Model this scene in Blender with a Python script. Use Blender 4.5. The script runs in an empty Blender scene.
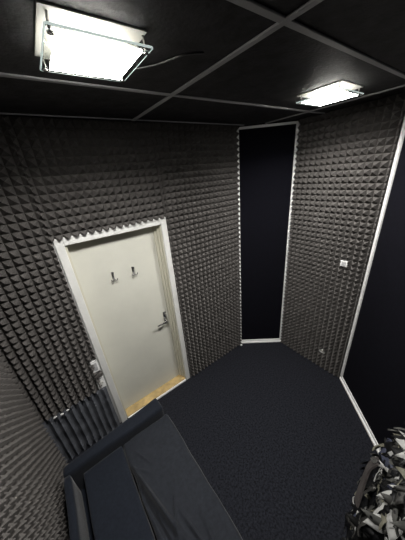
import bpy, bmesh, math, random
from math import sin, cos, pi, radians, sqrt, floor as fl
from mathutils import Vector, Matrix, noise
C = bpy.context.scene.collection
rnd = random.Random(7)

# ------------------------------------------------------------------ materials
def mat(name, col, rough=.6, metal=0, bump=None, var=None, spec=.5, sheen=0):
    m = bpy.data.materials.new(name); m.use_nodes = True
    nt = m.node_tree; b = nt.nodes['Principled BSDF']
    b.inputs['Base Color'].default_value = (*col, 1); b.inputs['Roughness'].default_value = rough
    b.inputs['Metallic'].default_value = metal; b.inputs['Specular IOR Level'].default_value = spec
    if sheen:
        b.inputs['Sheen Weight'].default_value = sheen; b.inputs['Sheen Roughness'].default_value = .4
    tc = nt.nodes.new('ShaderNodeTexCoord')
    if var:      # (scale, factor) : colour varies between col*(1-f) and col*(1+f)
        n = nt.nodes.new('ShaderNodeTexNoise'); n.inputs['Scale'].default_value = var[0]; n.inputs['Detail'].default_value = 8
        n.inputs['Roughness'].default_value = .65
        r = nt.nodes.new('ShaderNodeValToRGB'); f = var[1]
        r.color_ramp.elements[0].position = .32; r.color_ramp.elements[1].position = .7
        r.color_ramp.elements[0].color = (*[c*(1-f) for c in col], 1); r.color_ramp.elements[1].color = (*[min(1, c*(1+f)) for c in col], 1)
        nt.links.new(tc.outputs['Object'], n.inputs['Vector']); nt.links.new(n.outputs['Fac'], r.inputs['Fac'])
        nt.links.new(r.outputs['Color'], b.inputs['Base Color'])
    if bump:     # (scale, strength, distance)
        n = nt.nodes.new('ShaderNodeTexNoise'); n.inputs['Scale'].default_value = bump[0]; n.inputs['Detail'].default_value = 6
        u = nt.nodes.new('ShaderNodeBump'); u.inputs['Strength'].default_value = bump[1]; u.inputs['Distance'].default_value = bump[2]
        nt.links.new(tc.outputs['Object'], n.inputs['Vector']); nt.links.new(n.outputs['Fac'], u.inputs['Height'])
        nt.links.new(u.outputs['Normal'], b.inputs['Normal'])
    return m

M = dict(
    foam=mat('charcoal_foam', (.089, .083, .079), .8, var=(9, .14), spec=.25),
    wedge=mat('wedge_foam', (.10, .106, .122), .6, var=(14, .2), spec=.35),
    plaster=mat('black_ceiling_board', (.020, .019, .021), .62, bump=(70, .5, .003), var=(16, .85), spec=.4),
    carpet=mat('navy_black_carpet', (.0165, .0175, .0225), 1, bump=(300, .7, .0025), var=(65, .75), spec=.1),
    felt=mat('black_navy_felt', (.0045, .0045, .0075), .95, bump=(300, .4, .002), var=(40, .3), spec=.1),
    white=mat('white_paint', (.72, .72, .70), .45, bump=(40, .1, .001), var=(6, .06)),
    trim=mat('white_plastic_trim', (.93, .93, .92), .25),
    leaf=mat('cream_door_paint', (.65, .645, .575), .42, var=(3, .05), bump=(30, .08, .001)),
    jamb=mat('cream_jamb_paint', (.62, .60, .50), .5, var=(2, .03)),
    wood=mat('golden_wood', (.50, .36, .16), .45, var=(12, .3)),
    grid=mat('grey_grid_metal', (.5, .5, .51), .45, spec=.5),
    wall=mat('white_wall_paint', (.6, .6, .59), .8),
    back=mat('dark_wall_paint', (.035, .035, .04), .9),
    chrome=mat('chrome', (.75, .75, .74), .16, metal=1),
    steel=mat('brushed_dark_metal', (.16, .16, .16), .3, metal=1),
    black=mat('black_plastic', (.01, .01, .01), .5),
    sofa=mat('navy_sofa_fabric', (.0125, .0155, .0225), .92, bump=(420, .7, .002), var=(60, .22), spec=.15, sheen=.12),
    sofa2=mat('slate_cushion_fabric', (.0185, .021, .027), .88, bump=(380, .6, .002), var=(40, .22), spec=.2, sheen=.12),
    lampbase=mat('white_lamp_enamel', (.75, .74, .70), .35),
    strap=mat('dark_brown_strap', (.06, .052, .05), .7, bump=(150, .4, .002), var=(30, .3)),
)
def glass(name, col=(.80, .95, .92), rough=.03):
    m = bpy.data.materials.new(name); m.use_nodes = True; b = m.node_tree.nodes['Principled BSDF']
    b.inputs['Base Color'].default_value = (*col, 1); b.inputs['Roughness'].default_value = rough
    b.inputs['Transmission Weight'].default_value = 1; b.inputs['IOR'].default_value = 1.5
    return m
M['glass'] = glass('clear_edge_glass', (.93, .98, .96))
M['edge'] = mat('ground_glass_edge', (.85, .95, .92), .3); _b = M['edge'].node_tree.nodes['Principled BSDF']; _b.inputs['Emission Color'].default_value = (.85, 1, .95, 1); _b.inputs['Emission Strength'].default_value = .55  # edge emission stands in for lamp light carried through the glass
def emit(name, col, s):
    m = bpy.data.materials.new(name); m.use_nodes = True; nt = m.node_tree; nt.nodes.clear()
    e = nt.nodes.new('ShaderNodeEmission'); o = nt.nodes.new('ShaderNodeOutputMaterial')
    e.inputs['Color'].default_value = (*col, 1); e.inputs['Strength'].default_value = s
    nt.links.new(e.outputs[0], o.inputs[0]); return m
LAMP = 40
M['lit'] = emit('lit_frosted_glass', (1, .975, .93), LAMP)
M['tube'] = emit('lit_bulb', (1, .97, .92), 32)
# print of the blanket: colours are stored per petal of cloth
pm = bpy.data.materials.new('leaf_print_cloth'); pm.use_nodes = True; nt = pm.node_tree; b = nt.nodes['Principled BSDF']
va = nt.nodes.new('ShaderNodeVertexColor'); va.layer_name = 'print'
nt.links.new(va.outputs['Color'], b.inputs['Base Color']); b.inputs['Roughness'].default_value = .6; b.inputs['Specular IOR Level'].default_value = .4
M['print'] = pm

# ------------------------------------------------------------------ helpers
def link(name, me, m, parent=None, loc=(0, 0, 0), smooth=False):
    o = bpy.data.objects.new(name, me); C.objects.link(o); o.location = loc
    if m is not None: me.materials.append(M[m] if isinstance(m, str) else m)
    if parent is not None: o.parent = parent
    if smooth:
        for p in me.polygons: p.use_smooth = True
    return o
def obj(name, bm, m, parent=None, smooth=False):
    bmesh.ops.recalc_face_normals(bm, faces=bm.faces)
    me = bpy.data.meshes.new(name); bm.to_mesh(me); bm.free()
    return link(name, me, m, parent, smooth=smooth)
def tag(o, label=None, cat=None, group=None, kind=None):
    if label: o['label'] = label
    if cat: o['category'] = cat
    if group: o['group'] = group
    if kind: o['kind'] = kind
    return o
def empty(name, loc, label, cat, group=None, kind=None):
    o = bpy.data.objects.new(name, None); C.objects.link(o); o.location = loc; o.empty_display_size = .1
    return tag(o, label, cat, group, kind)
def box(bm, a, b, bev=0):
    lo = Vector([min(x, y) for x, y in zip(a, b)]); hi = Vector([max(x, y) for x, y in zip(a, b)])
    r = bmesh.ops.create_cube(bm, size=1, matrix=Matrix.Translation((lo+hi)/2) @ Matrix.Diagonal((*(hi-lo), 1)))
    if bev:
        es = list({e for v in r['verts'] for e in v.link_edges})
        bmesh.ops.bevel(bm, geom=es, offset=bev, segments=2, affect='EDGES', profile=.6)
def prism(bm, poly, z0, z1):
    vs0 = [bm.verts.new((x, y, z0)) for x, y in poly]; vs1 = [bm.verts.new((x, y, z1)) for x, y in poly]
    n = len(poly); bm.faces.new(vs0); bm.faces.new(vs1)
    for i in range(n): bm.faces.new((vs0[i], vs0[(i+1) % n], vs1[(i+1) % n], vs1[i]))
def slab(bm, p, q, z0, z1, t, off=0, bev=0):
    """box standing on the plan line p-q, thickness t towards the right of p->q, starting at offset off"""
    p = Vector(p); q = Vector(q); d = (q-p).normalized(); n = Vector((d.y, -d.x))
    a = p+n*off; b_ = q+n*off
    s = bmesh.new(); prism(s, [a, b_, b_+n*t, a+n*t], z0, z1)
    if bev: bmesh.ops.bevel(s, geom=s.edges[:], offset=bev, segments=2, affect='EDGES')
    me = bpy.data.meshes.new('t'); s.to_mesh(me); s.free(); bm.from_mesh(me); bpy.data.meshes.remove(me)
def tube(bm, pts, r, seg=8, caps=True):
    pts = [Vector(p) for p in pts]; rings = []
    rr = r if isinstance(r, (list, tuple)) else [r]*len(pts)
    up = Vector((0, 0, 1)); 
    for i, p in enumerate(pts):
        t = (pts[min(i+1, len(pts)-1)]-pts[max(i-1, 0)]).normalized()
        a = t.cross(up); a = a if a.length > .05 else t.cross(Vector((1, 0, 0))); a.normalize(); b2 = t.cross(a)
        rings.append([bm.verts.new(p+(a*cos(k*2*pi/seg)+b2*sin(k*2*pi/seg))*rr[i]) for k in range(seg)])
    for r0, r1 in zip(rings, rings[1:]):
        for k in range(seg): bm.faces.new((r0[k], r0[(k+1) % seg], r1[(k+1) % seg], r1[k]))
    if caps: bm.faces.new(rings[0]); bm.faces.new(rings[-1])
def arc(pts, n=6):   # Catmull-Rom
    pts = [Vector(p) for p in pts]; P = [pts[0]]+pts+[pts[-1]]; out = []
    for i in range(1, len(P)-2):
        for k in range(n):
            t = k/n; a, b_, c, d = P[i-1:i+3]
            out.append(.5*((2*b_)+(c-a)*t+(2*a-5*b_+4*c-d)*t*t+(3*b_-a-3*c+d)*t**3))
    out.append(pts[-1]); return out

# ------------------------------------------------------------------ the room (metres, z up)
H = 2.80
DY = 1.845            # plane of the door wall
LX = -.575            # left wall
RX = 2.302            # right foam wall
A = (1.821, 1.845); B = (2.302, 1.463)        # far slanted wall
Cc = (2.302, .615); D_ = (.92, -.843)          # right slanted wall
BY = -1.25
plan = [(LX, DY), A, B, Cc, D_, (.92, BY), (LX, BY)]
bm = bmesh.new(); prism(bm, plan, -.06, 0); tag(obj('floor', bm, 'carpet'), kind='structure')
bm = bmesh.new(); prism(bm, plan, H, H+.05); tag(obj('ceiling', bm, 'plaster'), kind='structure')
DX0, DX1, DZ = .055, .842, 2.02                # door opening
T = .14
bm = bmesh.new()
box(bm, (LX, DY, 0), (DX0, DY+T, H)); box(bm, (DX1, DY, 0), (A[0]+.05, DY+T, H)); box(bm, (DX0, DY, DZ), (DX1, DY+T, H))
tag(obj('wall_back', bm, 'wall'), kind='structure')
bm = bmesh.new(); box(bm, (LX-.08, BY, 0), (LX, DY+T, H)); tag(obj('wall_left', bm, 'wall'), kind='structure')
def wall(name, p, q, m='back', t=.08):
    bm = bmesh.new(); slab(bm, p, q, 0, H, -t); return tag(obj(name, bm, m), kind='structure')
wall('wall_far', A, B, 'felt'); wall('wall_right', B, Cc, 'wall'); wall('wall_side', Cc, D_, 'felt')
wall('wall_near', D_, (.92, BY)); wall('wall_front', (.92, BY), (LX, BY))

# ---- ceiling grid
def bar(n, a, b_, w=.026, z=H, h=.007):
    a = Vector(a); b_ = Vector(b_); d = (b_-a).normalized(); nn = Vector((d.y, -d.x))*w/2
    bm = bmesh.new(); prism(bm, [a+nn, b_+nn, b_-nn, a-nn], z-h, z-.0005)
    bmesh.ops.bevel(bm, geom=bm.edges[:], offset=.002, segments=1, affect='EDGES')
    tag(obj('trim_%d' % n, bm, 'grid'), kind='structure')
bar(1, (LX, 1.215), (RX-.01, 1.215), .024)
bar(2, (LX, .540), (RX-.075, .540), .026)
bar(3, (.735, DY-.055), (.735, -.99), .026, H-.0003, .0075)
bar(4, (2.035, 1.655), (2.035, .36), .024, H-.0003, .0075)
bar(5, (LX+.06, 1.775), (1.86, 1.775), .014, H, .006)

# ---- pyramid foam
PT = .054
def pyramid_foam(name, origin, udir, ndir, wid, hei, holes=(), m='foam', base=.012, peak=.047, ou=0., ov=0., seed=1):
    """pyramids on a plane, cut to wid x hei; ou/ov shift the grid so that an edge may cut through the tips"""
    r = random.Random(seed); o = Vector(origin); u = Vector(udir); n = Vector(ndir); w = Vector((0, 0, 1))
    nu = math.ceil((wid+ou)/PT-.02); nv = math.ceil((hei+ov)/PT-.02); pu = PT; pv = PT
    bm = bmesh.new(); V = {}
    def g(i, j):
        k = (i, j)
        if k not in V: V[k] = bm.verts.new((i*pu-ou, base+r.uniform(-.001, .001), j*pv-ov))
        return V[k]
    for i in range(nu):
        for j in range(nv):
            q = [g(i, j), g(i+1, j), g(i+1, j+1), g(i, j+1)]
            h = [(i+.5)*pu-ou, base+peak+r.uniform(-.003, .002), (j+.5)*pv-ov]
            ap = bm.verts.new((h[0]+r.uniform(-.002, .002), h[1], h[2]+r.uniform(-.002, .002)))
            for k in range(4): bm.faces.new((q[k], q[(k+1) % 4], ap))
    def cut(co, no):
        geom = bm.verts[:]+bm.edges[:]+bm.faces[:]
        bmesh.ops.bisect_plane(bm, geom=geom, dist=1e-5, plane_co=co, plane_no=no, clear_outer=True)
    cut((0, 0, 0), (-1, 0, 0)); cut((wid, 0, 0), (1, 0, 0)); cut((0, 0, 0), (0, 0, -1)); cut((0, 0, hei), (0, 0, 1))
    for (a0, a1, b0, b1) in holes:
        for co, no in (((a0, 0, 0), (1, 0, 0)), ((a1, 0, 0), (1, 0, 0)), ((0, 0, b0), (0, 0, 1)), ((0, 0, b1), (0, 0, 1))):
            bmesh.ops.bisect_plane(bm, geom=bm.verts[:]+bm.edges[:]+bm.faces[:], dist=1e-5, plane_co=co, plane_no=no)
        kill = [f for f in bm.faces if a0 < f.calc_center_median().x < a1 and b0 < f.calc_center_median().z < b1]
        bmesh.ops.delete(bm, geom=kill, context='FACES')
    bmesh.ops.recalc_face_normals(bm, faces=bm.faces)
    be = [e for e in bm.edges if len(e.link_faces) == 1]; W = {}
    def bk(v):
        if v not in W: W[v] = bm.verts.new((v.co.x, .001, v.co.z))
        return W[v]
    for e in be:
        v0, v1 = e.verts; bm.faces.new((v0, v1, bk(v1), bk(v0)))
    for v in bm.verts: v.co = o+u*v.co.x+n*v.co.y+w*v.co.z
    return obj(name, bm, m)

xl, xa, xr = -.006, .8975, A[0]-.012          # left of, above and right of the door
hp = PT/2
o = pyramid_foam('acoustic_foam', (LX, DY, .606), (1, 0, 0), (0, -1, 0), xl-LX, H-.606, holes=[(-.078-LX, 9, -.1, .37)], ov=.006, seed=2)
tag(o, 'dark charcoal pyramid foam left of the white door, reaching into the corner', 'acoustic foam')
o = pyramid_foam('acoustic_foam', (xl+.0005, DY, 2.068), (1, 0, 0), (0, -1, 0), xa-xl-.001, H-2.068, ou=(xl-LX) % PT, ov=hp-.003, seed=6)
tag(o, 'charcoal pyramid foam above the white door, its jagged edge over the casing', 'acoustic foam')
o = pyramid_foam('acoustic_foam', (xa, DY, 0), (1, 0, 0), (0, -1, 0), xr-xa, H, ou=PT-((xr-xa-hp) % PT), seed=7)
tag(o, 'charcoal pyramid foam between the white door and the narrow far panel', 'acoustic foam')
fy = B[1]-.024
o = pyramid_foam('acoustic_foam', (RX, fy, 0), (0, -1, 0), (-1, 0, 0), fy-(Cc[1]+.022), H,
    holes=[(fy-.850, fy-.786, 1.435, 1.50), (fy-.915, fy-.835, .225, .285)], ou=hp, seed=3)
tag(o, 'charcoal pyramid foam strip on the right wall between the two plain black panels', 'acoustic foam')
o = pyramid_foam('acoustic_foam', (LX, BY+.02, 0), (0, 1, 0), (1, 0, 0), DY-.062-(BY+.02), H, seed=4)
tag(o, 'charcoal pyramid foam covering the left wall behind the navy sofa', 'acoustic foam')
# wedge foam, vertical ridges
bm = bmesh.new(); x0, x1 = LX+.002, -.016; nr = 10; w_ = (x1-x0)/nr; prof = []
for i in range(nr):
    for f_, d in ((0, .018), (.18, .024), (.5, .041), (.82, .024)): prof.append((x0+(i+f_)*w_, DY-d))
prof.append((x1, DY-.018)); rows = []
NZ = 44
for k in range(NZ+1):
    z = .6*k/NZ; rows.append([bm.verts.new((x+.006*noise.noise(Vector((x*6, z*5, 3))), y-.010*noise.noise(Vector((x*9, z*9, 1)))-(.011*(.5+.5*sin(z*2*pi/.054))*(1 if z < .14 else .35)+.012*noise.noise(Vector((x*30, z*30, 5)))*(z > .46))*(y < DY-.035), z)) for x, y in prof])
for r0, r1 in zip(rows, rows[1:]):
    for i in range(len(prof)-1): bm.faces.new((r0[i], r0[i+1], r1[i+1], r1[i]))
for rw, zz in ((rows[0], 0), (rows[-1], .6)):
    bk = [bm.verts.new((x, DY-.001, zz)) for x, y in prof]
    for i in range(len(prof)-1): bm.faces.new((rw[i], rw[i+1], bk[i+1], bk[i]))
tag(obj('wedge_foam', bm, 'wedge', smooth=False), 'dark grey ridged foam piece low on the wall between sofa corner and door', 'acoustic foam')

# ---- fabric panels with white strips
def panel(name, p, q, m, label, top=True, z1=H-.012, ext=(0, 0)):
    p = Vector(p); q = Vector(q); d = (q-p).normalized(); n = Vector((d.y, -d.x))
    root = empty(name, ((p+q)/2).to_3d(), label, 'wall panel')
    bm = bmesh.new(); slab(bm, p+d*.012, q-d*.012, .06, z1-.01, .006, .0015)
    c = obj('felt', bm, m); c.parent = root; c.matrix_parent_inverse = Matrix.Translation(-root.location)
    return root, d, n
def child(o, root):
    o.parent = root; o.matrix_parent_inverse = Matrix.Translation(-Vector(root.location)); return o
root, d, n = panel('fabric_panel', A, B, 'felt', 'tall narrow black fabric panel with white edge strips on the far slanted wall')
A2, B2 = Vector(A), Vector(B)
bm = bmesh.new(); slab(bm, A2+d*.002, A2+d*.024, .066, H-.012, .02, .0015, .003); child(obj('edge_strip', bm, 'trim'), root)
bm = bmesh.new(); slab(bm, B2-d*.03, B2-d*.004, .066, H-.012, .02, .0015, .003); child(obj('edge_strip', bm, 'trim'), root)
bm = bmesh.new(); slab(bm, A2+d*.024, B2-d*.03, H-.034, H-.012, .018, .0015, .003); child(obj('edge_strip', bm, 'trim'), root)
def baseboard(name, p, q, h=.06):
    bm = bmesh.new(); slab(bm, p, q, 0, h, .012, .002, .002); slab(bm, p, q, 0, h*.42, .022, .002, .004)
    tag(obj(name, bm, 'trim'), kind='structure')
baseboard('baseboard_far', A2, B2)
C2, D2 = Vector(Cc), Vector(D_)
root, d, n = panel('fabric_panel', Cc, D_, 'felt', 'wide black fabric panel on the right slanted wall, cut off by the frame')
bm = bmesh.new(); slab(bm, C2+d*.004, C2+d*.032, .066, H-.012, .022, .0015, .003); child(obj('edge_strip', bm, 'trim'), root)
baseboard('baseboard_right', C2, D2, .062)
bm = bmesh.new(); box(bm, (1.785, DY-.045, 0), (1.808, DY-.066, .014), .002)   # small end block of the baseboard
tag(obj('baseboard_back', bm, 'trim'), kind='structure')

# ---- door
door = tag(bpy.data.objects.new('door_1', None), kind='structure'); C.objects.link(door); door.location = ((DX0+DX1)/2, DY, 0)
LY = DY+.085
def dpart(name, bm, m, par=None, smooth=False):
    o = obj(name, bm, m, smooth=smooth)
    if par is None: return child(o, door)
    o.parent = par; return o
bm = bmesh.new(); box(bm, (DX0+.02, LY, .035), (DX1-.05, LY+.04, DZ-.02), .003); leaf = dpart('door_leaf', bm, 'leaf')
bm = bmesh.new()   # white casing, three lengths
YF = 1.822
for a, b_ in (((.003, YF, 0), (.060, DY-.0005, 2.075)), ((.838, YF, 0), (.893, DY-.0005, 2.075)), ((.060, YF+.001, DZ-.005), (.838, DY-.0005, 2.075))):
    box(bm, a, b_, .004)
dpart('door_casing', bm, 'white')
bm = bmesh.new()   # jamb lining and stops
box(bm, (DX0, DY, 0), (DX0+.02, DY+.138, DZ)); box(bm, (DX1-.012, DY, 0), (DX1, DY+.138, DZ)); box(bm, (DX0, DY, DZ-.015), (DX1, DY+.138, DZ))
box(bm, (DX1-.05, LY-.014, 0), (DX1-.012, LY+.04, DZ-.015), .003); box(bm, (DX1-.028, LY-.045, 0), (DX1-.012, LY-.014, DZ-.015), .002)
box(bm, (DX0+.02, LY-.012, DZ-.035), (DX1-.05, LY, DZ-.015), .002)
box(bm, (DX0, LY+.045, 0), (DX1, LY+.052, DZ))
dpart('door_jamb', bm, 'jamb')
bm = bmesh.new(); box(bm, (DX0+.02, DY-.012, 0), (DX1-.012, LY+.03, .032), .003); th = dpart('threshold', bm, 'wood')
bm = bmesh.new(); box(bm, (DX0+.02, DY-.026, 0), (DX1-.012, DY-.012, .022), .003); dpart('nosing', bm, 'trim', th)
# handle
hx, hz = .75, .955
bm = bmesh.new(); box(bm, (hx-.018, LY-.007, hz-.06), (hx+.018, LY, hz+.095), .003)
hd = dpart('door_handle', bm, 'chrome', leaf); tag(hd, 'chrome lever handle')
bm = bmesh.new(); tube(bm, arc([(hx, LY, hz), (hx, LY-.045, hz), (hx-.02, LY-.055, hz-.002), (hx-.12, LY-.05, hz-.012)], 5), .0095, 10)
obj('lever', bm, 'chrome', hd, smooth=True)
bm = bmesh.new(); tube(bm, [(hx, LY, hz+.07), (hx, LY-.02, hz+.07)], .013, 12); box(bm, (hx-.004, LY-.045, hz+.052), (hx+.004, LY-.018, hz+.088), .002)
obj('thumb_turn', bm, 'chrome', hd)
bm = bmesh.new(); tube(bm, [(hx, LY-.006, hz-.035), (hx, LY-.0085, hz-.035)], .006, 10)
obj('keyhole', bm, 'black', hd)
def hook(x, z):
    bm = bmesh.new()
    box(bm, (x-.009, LY-.005, z-.03), (x+.009, LY, z+.035), .002)
    tube(bm, arc([(x, LY-.004, z+.012), (x, LY-.035, z+.020), (x, LY-.05, z+.045)], 5), [.005]*10+[.007], 8)
    for s in (-1, 1):
        tube(bm, arc([(x, LY-.004, z-.012), (x+s*.006, LY-.024, z-.035), (x+s*.020, LY-.034, z-.040), (x+s*.026, LY-.038, z-.022)], 5), .0042, 8)
    dpart('coat_hook', bm, 'steel', leaf, True)
hook(.340, 1.640); hook(.525, 1.632)

# ---- electrical plates showing through the foam
def plate(name, c, u, n, w, h, label, cat, rockers=1, thick=.01, grp=None, hole=True):
    c = Vector(c); u = Vector(u); n = Vector(n); z = Vector((0, 0, 1)); mw = Matrix((u, n, z)).transposed().to_4x4(); mw.translation = c
    bm = bmesh.new(); box(bm, (-w/2, 0, -h/2), (w/2, thick, h/2), .004); o = obj(name, bm, 'trim'); o.matrix_world = mw
    bm = bmesh.new()
    if rockers == 0:
        tube(bm, [(0, thick-.001, 0), (0, thick+.004, 0)], w*.32, 20)
        obj('socket_face', bm, 'lampbase', o)
        bm = bmesh.new()
        for s in (-1, 1): tube(bm, [(s*.0095, thick+.003, 0), (s*.0095, thick+.0048, 0)], .0035, 10)
        obj('pin_hole', bm, 'black', o)
    else:
        box(bm, (-w*.3, thick-.001, -h*.32), (w*.3, thick+.004, h*.32), .002); obj('rocker', bm, 'grid', o)
    return tag(o, label, cat)
plate('light_switch', (RX-.034, .818, 1.467), (0, 1, 0), (-1, 0, 0), .062, .062, 'small white wall plate set into the right foam wall at chest height', 'light switch')
plate('wall_socket', (RX-.008, .875, .255), (0, 1, 0), (-1, 0, 0), .075, .055, 'white wall socket half sunk in the right foam wall near the floor', 'socket', 0)
plate('wall_socket', (-.041, DY-.012, .672), (1, 0, 0), (0, -1, 0), .068, .13, 'white socket plate in the torn foam beside the door, lower of two', 'socket', 0)
plate('light_switch', (-.037, DY-.012, .885), (1, 0, 0), (0, -1, 0), .056, .13, 'white switch plate in the torn foam beside the door, upper of two', 'light switch', 1)
# shreds of foam left in the tear
bm = bmesh.new(); r = random.Random(5)
for k in range(9):
    z = .635+k*.035+r.uniform(-.01, .01); x = -.072+r.uniform(0, .012); w2 = r.uniform(.012, .03)
    q = [bm.verts.new(p) for p in ((x-.006, DY-.004, z-.02), (x-.006, DY-.004, z+.022), (x+w2, DY-.03, z+r.uniform(-.01, .01)), (x, DY-.045, z))]
    for a, b_, c in ((0, 1, 2), (0, 2, 3), (1, 3, 2), (0, 3, 1)): bm.faces.new((q[a], q[b_], q[c]))
q0 = []
for k, (x, z) in enumerate(((-.07, .775), (-.02, .80), (.0, .785), (-.015, .762), (-.05, .755))): q0.append((x, z))
f0 = [bm.verts.new((x, DY-.04, z)) for x, z in q0]; f1 = [bm.verts.new((x, DY-.002, z)) for x, z in q0]
bm.faces.new(f0)
for i in range(5): bm.faces.new((f0[i], f0[(i+1) % 5], f1[(i+1) % 5], f1[i]))
tag(obj('torn_foam', bm, 'foam'), 'ragged shreds of torn charcoal foam around the plates beside the door', 'foam scrap')
for i, (x, z, w2, wh) in enumerate(((-.445, .612, .016, 'leftmost'), (-.395, .604, .015, 'middle'), (-.345, .612, .012, 'rightmost'))):  # white flakes added in place of wall bared by torn foam
    bm = bmesh.new(); vs = []
    for k in range(7):
        a = k*2*pi/7; rr = w2*(.75+.35*rnd.random()); vs.append((x+rr*cos(a), z+rr*.5*sin(a)))
    a0 = [bm.verts.new((p[0], DY-.056+.2*(p[1]-z), p[1])) for p in vs]; a1 = [bm.verts.new((p[0], DY-.05+.2*(p[1]-z), p[1])) for p in vs]
    bm.faces.new(a0); bm.faces.new(a1)
    for k in range(7): bm.faces.new((a0[k], a0[(k+1) % 7], a1[(k+1) % 7], a1[k]))
    tag(obj('bare_wall_fleck', bm, 'trim'), 'tiny added white scrap in place of bare wall at the foam seam above the sofa corner, %s of three' % wh, 'scrap')

# ---- ceiling lamps
def lamp(x, y, label):
    root = empty('ceiling_lamp', (x, y, H), label, 'ceiling lamp')
    s = .133; g = .134; gz = -.035; gx = .007
    bm = bmesh.new(); box(bm, (-s, -s, -.005), (s, s, 0), .0015); obj('lamp_base', bm, 'lampbase', root)
    bm = bmesh.new(); box(bm, (-g, -g, gz-.005), (g, g, gz), .0012); gl = obj('glass_plate', bm, 'glass', root)
    bm = bmesh.new()
    for s_ in (-1, 1):
        box(bm, (-g, s_*(g+.0003), gz-.005), (g, s_*(g+.0030), gz), .001); box(bm, (s_*(g+.0003), -g, gz-.005), (s_*(g+.0030), g, gz), .001)
    obj('ground_edge', bm, 'edge', gl)
    bm = bmesh.new(); box(bm, (-g+.022, -g+.022, gz+.0012), (g-.022, g-.022, gz+.0022)); obj('uplight_block', bm, 'lampbase', gl); bm = bmesh.new(); box(bm, (-g+.022, -g+.022, gz-.0070), (g-.022, g-.022, gz-.0058)); obj('frosted_area', bm, 'lit', gl)  # opaque slab above the glass is added to block upward light
    for sy in (-1, 1):
        bm = bmesh.new(); tube(bm, [(-.085, sy*.045, -.024), (.085, sy*.045, -.024)], .006, 10); obj('bulb', bm, 'tube', root, True)
    gl.location.x = gx
    for sx in (-1, 1):
        for sy in (-1, 1):
            px, py = sx*(g-.010)+gx, sy*(g-.022)
            bm = bmesh.new(); tube(bm, [(px*.97, py, -.004), (px, py, gz+.002), (px, py, gz-.006)], .0035, 8)
            tube(bm, [(px, py, gz-.0065), (px, py, gz-.011)], .0075, 12); obj('glass_clip', bm, 'chrome', root, True)
    ld = bpy.data.lights.new('lamp_light', 'AREA'); ld.shape = 'SQUARE'; ld.size = .25; ld.energy = WATT; ld.color = (1, .975, .93); ld.spread = radians(SPREAD)
    lo = bpy.data.objects.new('lamp_light', ld); C.objects.link(lo); lo.parent = root; lo.location = (0, 0, gz-.012)
    return root
WATT = 23; SPREAD = 150
l1 = lamp(.268, .889, 'large bright square glass ceiling lamp nearest the camera, top left')
l2 = lamp(1.628, .850, 'square glass ceiling lamp in the far right ceiling tile')
bm = bmesh.new(); tube(bm, arc([(.13, .08, -.012), (.165, .10, -.009), (.24, .04, -.006), (.30, -.06, -.004), (.36, -.1, -.003)], 6), .0028, 6)
obj('cable', bm, 'steel', l1, True)

# ---- sofa
def soft_box(bm, lo, hi, r, res=(12, 12, 4), fn=None, sq=2.0):
    lo = Vector(lo); hi = Vector(hi); c = (lo+hi)/2; hs = (hi-lo)/2; V = {}
    def pt(i, j, k):
        key = (i, j, k)
        if key in V: return V[key]
        q = Vector((-1+2*i/res[0], -1+2*j/res[1], -1+2*k/res[2])); p = Vector([q[a]*hs[a] for a in range(3)])
        inn = Vector([max(-hs[a]+r, min(hs[a]-r, p[a])) for a in range(3)]); dv = p-inn
        if dv.length > 1e-9: p = inn+dv.normalized()*min(r, dv.length if dv.length < r*.2 else r)
        p = c+p
        if fn: p = fn(p, q)
        V[key] = bm.verts.new(p); return V[key]
    def face(a, b_, c_, d_):
        bm.faces.new((pt(*a), pt(*b_), pt(*c_), pt(*d_)))
    X, Y, Z = res
    for i in range(X):
        for j in range(Y):
            for k in (0, Z): face((i, j, k), (i+1, j, k), (i+1, j+1, k), (i, j+1, k))
    for i in range(X):
        for k in range(Z):
            for j in (0, Y): face((i, j, k), (i+1, j, k), (i+1, j, k+1), (i, j, k+1))
    for j in range(Y):
        for k in range(Z):
            for i in (0, X): face((i, j, k), (i, j+1, k), (i, j+1, k+1), (i, j, k+1))
SY0, SY1 = -.55, 1.425
sofa = empty('sofa', (-.05, .44, 0), 'low dark navy fabric sofa along the left wall, its arm towards the door', 'sofa')
def spart(name, m, lo, hi, r, res, fn=None, par=None):
    bm = bmesh.new(); soft_box(bm, lo, hi, r, res, fn); o = obj(name, bm, m, smooth=True)
    child(o, sofa)
    if par is not None: o.parent = par
    return o
nz = lambda p, s, k=0: noise.noise(Vector((p.x*s+k, p.y*s, p.z*s)))
def soft(amp, s=4):
    def f(p, q): return p+Vector((nz(p, s)*amp, nz(p, s, 9)*amp, nz(p, s, 17)*amp))
    return f
def arm(p, q):
    p = soft(.006)(p, q); p.y += .035*q.x*max(0, q.y); return p
bm = bmesh.new(); box(bm, (-.44, SY0+.03, .05), (.350, SY1-.03, .24), .01); child(obj('base', bm, 'sofa'), sofa)
for x in (-.40, .30):
    for y in (SY0+.1, SY1-.1):
        bm = bmesh.new(); tube(bm, [(x, y, 0), (x, y, .055)], [.02, .026], 12); child(obj('leg', bm, 'black'), sofa)
spart('armrest', 'sofa', (-.465, 1.348, .06), (.345, SY1+.032, .50), .026, (30, 8, 14), arm)
spart('backrest', 'sofa', (-.465, SY0, .06), (-.412, 1.345, .50), .016, (6, 40, 12), soft(.006))
spart('armrest', 'sofa', (-.465, SY0-.15, .06), (.335, SY0+.01, .50), .035, (24, 10, 12), soft(.008))
def cush1(p, q):
    return p+Vector((nz(p, 5)*.004, 0, nz(p, 3)*.008+(.010*(1-q.x**2)*(1-q.y**4) if q.z > .5 else 0)))
spart('seat_cushion', 'sofa', (-.362, SY0+.02, .22), (-.059, 1.352, .40), .014, (24, 80, 6), cush1)
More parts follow.
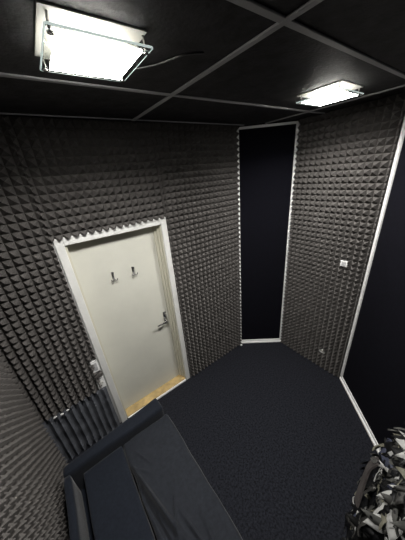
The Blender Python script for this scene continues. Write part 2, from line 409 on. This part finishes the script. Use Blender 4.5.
def cush2(p, q):
    z = 0
    if q.z > .3:
        e = (p.x+.045)/.4     # 0 at the seam, 1 at the outer edge
        z += .018*(1-q.x**2)*(1-q.y**6)
        # long slack folds that fan out from the seam
        for (xa_, ya, xb, yb, w2, h) in ((-.04, 1.16, .075, .58, .013, .024), (-.045, 1.02, .03, .50, .010, -.016), (.00, .95, .13, .45, .014, .016), (.135, .80, .06, .62, .008, .012),
                (.13, .70, .19, .40, .011, .015), (.02, 1.22, .09, 1.06, .008, .006), (.24, .62, .20, .30, .014, .010), (-.03, 1.12, .06, 1.02, .008, .008), (.05, .60, .16, .1, .016, .018), (.0, .5, .1, -.1, .014, .02)):
            L2 = (xb-xa_)**2+(yb-ya)**2; t = ((p.x-xa_)*(xb-xa_)+(p.y-ya)*(yb-ya))/L2; tt = max(0, min(1, t))
            dd = sqrt((p.x-xa_-(xb-xa_)*tt)**2+(p.y-ya-(yb-ya)*tt)**2)
            z += 1.45*h*math.exp(-(dd/w2)**2)*sin(pi*(.12+.8*tt))
        z += .006*nz(p, 14, 3)+.010*nz(p, 6, 5)
    return p+Vector((nz(p, 5, 2)*.012*(1 if abs(q.x) > .9 else 0), 0, z))
spart('seat_cushion', 'sofa2', (-.052, SY0+.02, .20), (.372, 1.352, .40), .022, (120, 190, 8), cush2)

# ---- heap of printed cloth at the right
def heap():
    r = random.Random(11); bm = bmesh.new(); lay = bm.loops.layers.color.new('print')
    cx, cy = 1.31, -.215
    def P(u, a):          # u 0 top .. 1 floor, a angle
        rx = .52*(u**.55); ry = .27*(u**.5); w = 1+.07*sin(5*a+3*u)+.05*sin(11*a)
        x = cx+rx*w*cos(a); y = cy+ry*w*sin(a); z = .86*(1-u**2.4)
        p = Vector((x, y, max(z, .003)))
        lim = 1.055*p.x-p.y-1.755
        if lim > 0: p -= Vector((1.055, -1, 0))*lim/(1.055**2+1)
        if u < .98: p += Vector((nz(p, 6), nz(p, 6, 4)*.6, nz(p, 6, 8)))*.03
        lim = 1.055*p.x-p.y-1.745
        if lim > 0: p -= Vector((1.055, -1, 0))*lim/(1.055**2+1)
        p.z = max(p.z, .003); return p
    NU, NA = 26, 84
    top = bm.verts.new(P(0.0001, 0)); R_ = [[bm.verts.new(P((i+1)/NU, 2*pi*k/NA)) for k in range(NA)] for i in range(NU)]
    dark = [(.006, .006, .010, 1), (.010, .010, .018, 1), (.018, .018, .022, 1)]
    for i in range(-1, NU-1):
        for k in range(NA):
            f = bm.faces.new((R_[i][k], R_[i][(k+1) % NA], R_[i+1][(k+1) % NA], R_[i+1][k]) if i >= 0 else (top, R_[0][k], R_[0][(k+1) % NA]))
            for l in f.loops: l[lay] = dark[0]
    cols = [(.42, .41, .36, 1), (.68, .68, .67, 1), (.30, .30, .29, 1), (.20, .195, .19, 1), (.012, .012, .02, 1), (.012, .012, .02, 1), (.02, .02, .03, 1), (.02, .022, .04, 1), (.012, .012, .012, 1), (.22, .23, .29, 1), (.10, .10, .10, 1), (.01, .01, .015, 1)]
    def petal(u, a, L, W, col, rot):
        p = P(u, a); e = .01; t1 = (P(u+e, a)-p).normalized(); t2 = (P(u, a+e)-p).normalized(); n = t2.cross(t1)
        if n.z < 0 and n.y < 0: n = -n
        n.normalize()
        if n.dot(p-Vector((cx, cy, .15))) < 0: n = -n
        dr = t1*cos(rot)+t2*sin(rot); sd = n.cross(dr).normalized(); K = 9; rows = []
        cur = r.uniform(-.6, .6); lift = r.uniform(.006, .024)
        for i in range(K+1):
            s = i/K; wv = W*sin(pi*(.08+.92*s)**.8)*(1-.2*s)
            c = p+dr*(L*s)+sd*(cur*L*s*s)+n*(.006+lift*sin(pi*s*.9))
            row = []
            for m_ in (-1, -.5, 0, .5, 1):
                v = c+sd*wv*m_+n*(-.5*wv*m_*m_+.004*sin(9*s+m_*2)); lim = 1.055*v.x-v.y-1.745
                if lim > 0: v -= Vector((1.055, -1, 0))*lim/(1.055**2+1)
                v.z = max(v.z, .004); row.append(bm.verts.new(v))
            rows.append(row)
        for i, (r0, r1) in enumerate(zip(rows, rows[1:])):
            for k in range(4):
                f = bm.faces.new((r0[k], r0[k+1], r1[k+1], r1[k]))
                cc = col if not (i % 3 == 2 and k in (1, 2) and r.random() < .3) else dark[1]
                for l in f.loops: l[lay] = cc
    for k in range(1100):
        u = r.uniform(.03, .97)**.8; a = r.uniform(0, 2*pi); s = r.uniform(.6, 1.25)
        if r.random() < .22: petal(u, a, .13*s, .016*s, r.choice(cols[:3]+[cols[7]]), r.uniform(-1.2, 1.2))
        else: petal(u, a, .11*s, .036*s, r.choice(cols), r.uniform(-1.2, 1.2))
    me = bpy.data.meshes.new('printed_blanket'); bmesh.ops.recalc_face_normals(bm, faces=bm.faces); bm.to_mesh(me); bm.free()
    return link('printed_blanket', me, 'print', smooth=True)
bkt = heap()
bm = bmesh.new(); pts = arc([(1.13, .03, .80), (1.10, .05, .74), (1.04, .045, .64), (.97, .035, .55)], 6); prev = None
for i, p in enumerate(pts):
    t = (pts[min(i+1, len(pts)-1)]-pts[max(i-1, 0)]).normalized(); sd = t.cross(Vector((0, 1, .6))).normalized(); n_ = sd.cross(t)
    q = [bm.verts.new(p+sd*a*.034+n_*b_*.005) for a, b_ in ((-1, -1), (1, -1), (1, 1), (-1, 1))]
    if prev:
        for k in range(4): bm.faces.new((prev[k], prev[(k+1) % 4], q[(k+1) % 4], q[k]))
    else: bm.faces.new(q)
    prev = q
bm.faces.new(prev); st = obj('strap', bm, 'strap', bkt)
bm = bmesh.new(); c0 = pts[2]+Vector((-.005, .004, .012)); tube(bm, [c0, c0+Vector((-.006, .006, .012))], .017, 16); obj('button', bm, 'chrome', st)
blk = tag(bkt, 'ruffled black blanket with grey and white leaf print heaped at the lower right', 'blanket')

# ------------------------------------------------------------------ light
w = bpy.data.worlds.new('World'); bpy.context.scene.world = w; w.use_nodes = True
w.node_tree.nodes['Background'].inputs['Color'].default_value = (.02, .025, .035, 1); w.node_tree.nodes['Background'].inputs['Strength'].default_value = .3

# ------------------------------------------------------------------ camera
yw, pt_, rl = radians(55.7362), radians(-24.3377), radians(-5.2912)
fw = Vector((cos(yw)*cos(pt_), sin(yw)*cos(pt_), sin(pt_))); rt = Vector((sin(yw), -cos(yw), 0)); up = rt.cross(fw)
R = rt*cos(rl)+up*sin(rl); U = -rt*sin(rl)+up*cos(rl)
cd = bpy.data.cameras.new('camera'); cam = bpy.data.objects.new('camera', cd); C.objects.link(cam)
mw = Matrix((R, U, -fw)).transposed().to_4x4(); mw.translation = (0, 0, 2.4218); cam.matrix_world = mw
cd.sensor_fit = 'VERTICAL'; cd.sensor_height = 36; cd.lens = 217.5765/540*36; cd.clip_start = .02
sc = bpy.context.scene; sc.camera = cam
vs = sc.view_settings; vs.view_transform = 'Standard'; vs.look = 'None'; vs.gamma = 1; vs.use_curve_mapping = False; vs.exposure = 0.0
GROUPS = {'acoustic foam': 'foam sheets lining the walls', 'wall panel': 'black fabric panels with white edges', 'ceiling lamp': 'square glass ceiling lamps',
          'scrap': 'white scraps in place of bare wall at the foam seam', 'socket': 'white wall sockets', 'light switch': 'white switch plates'}
for o in bpy.data.objects:
    if o.get('category') in GROUPS and o.parent is None: o['group'] = GROUPS[o['category']]
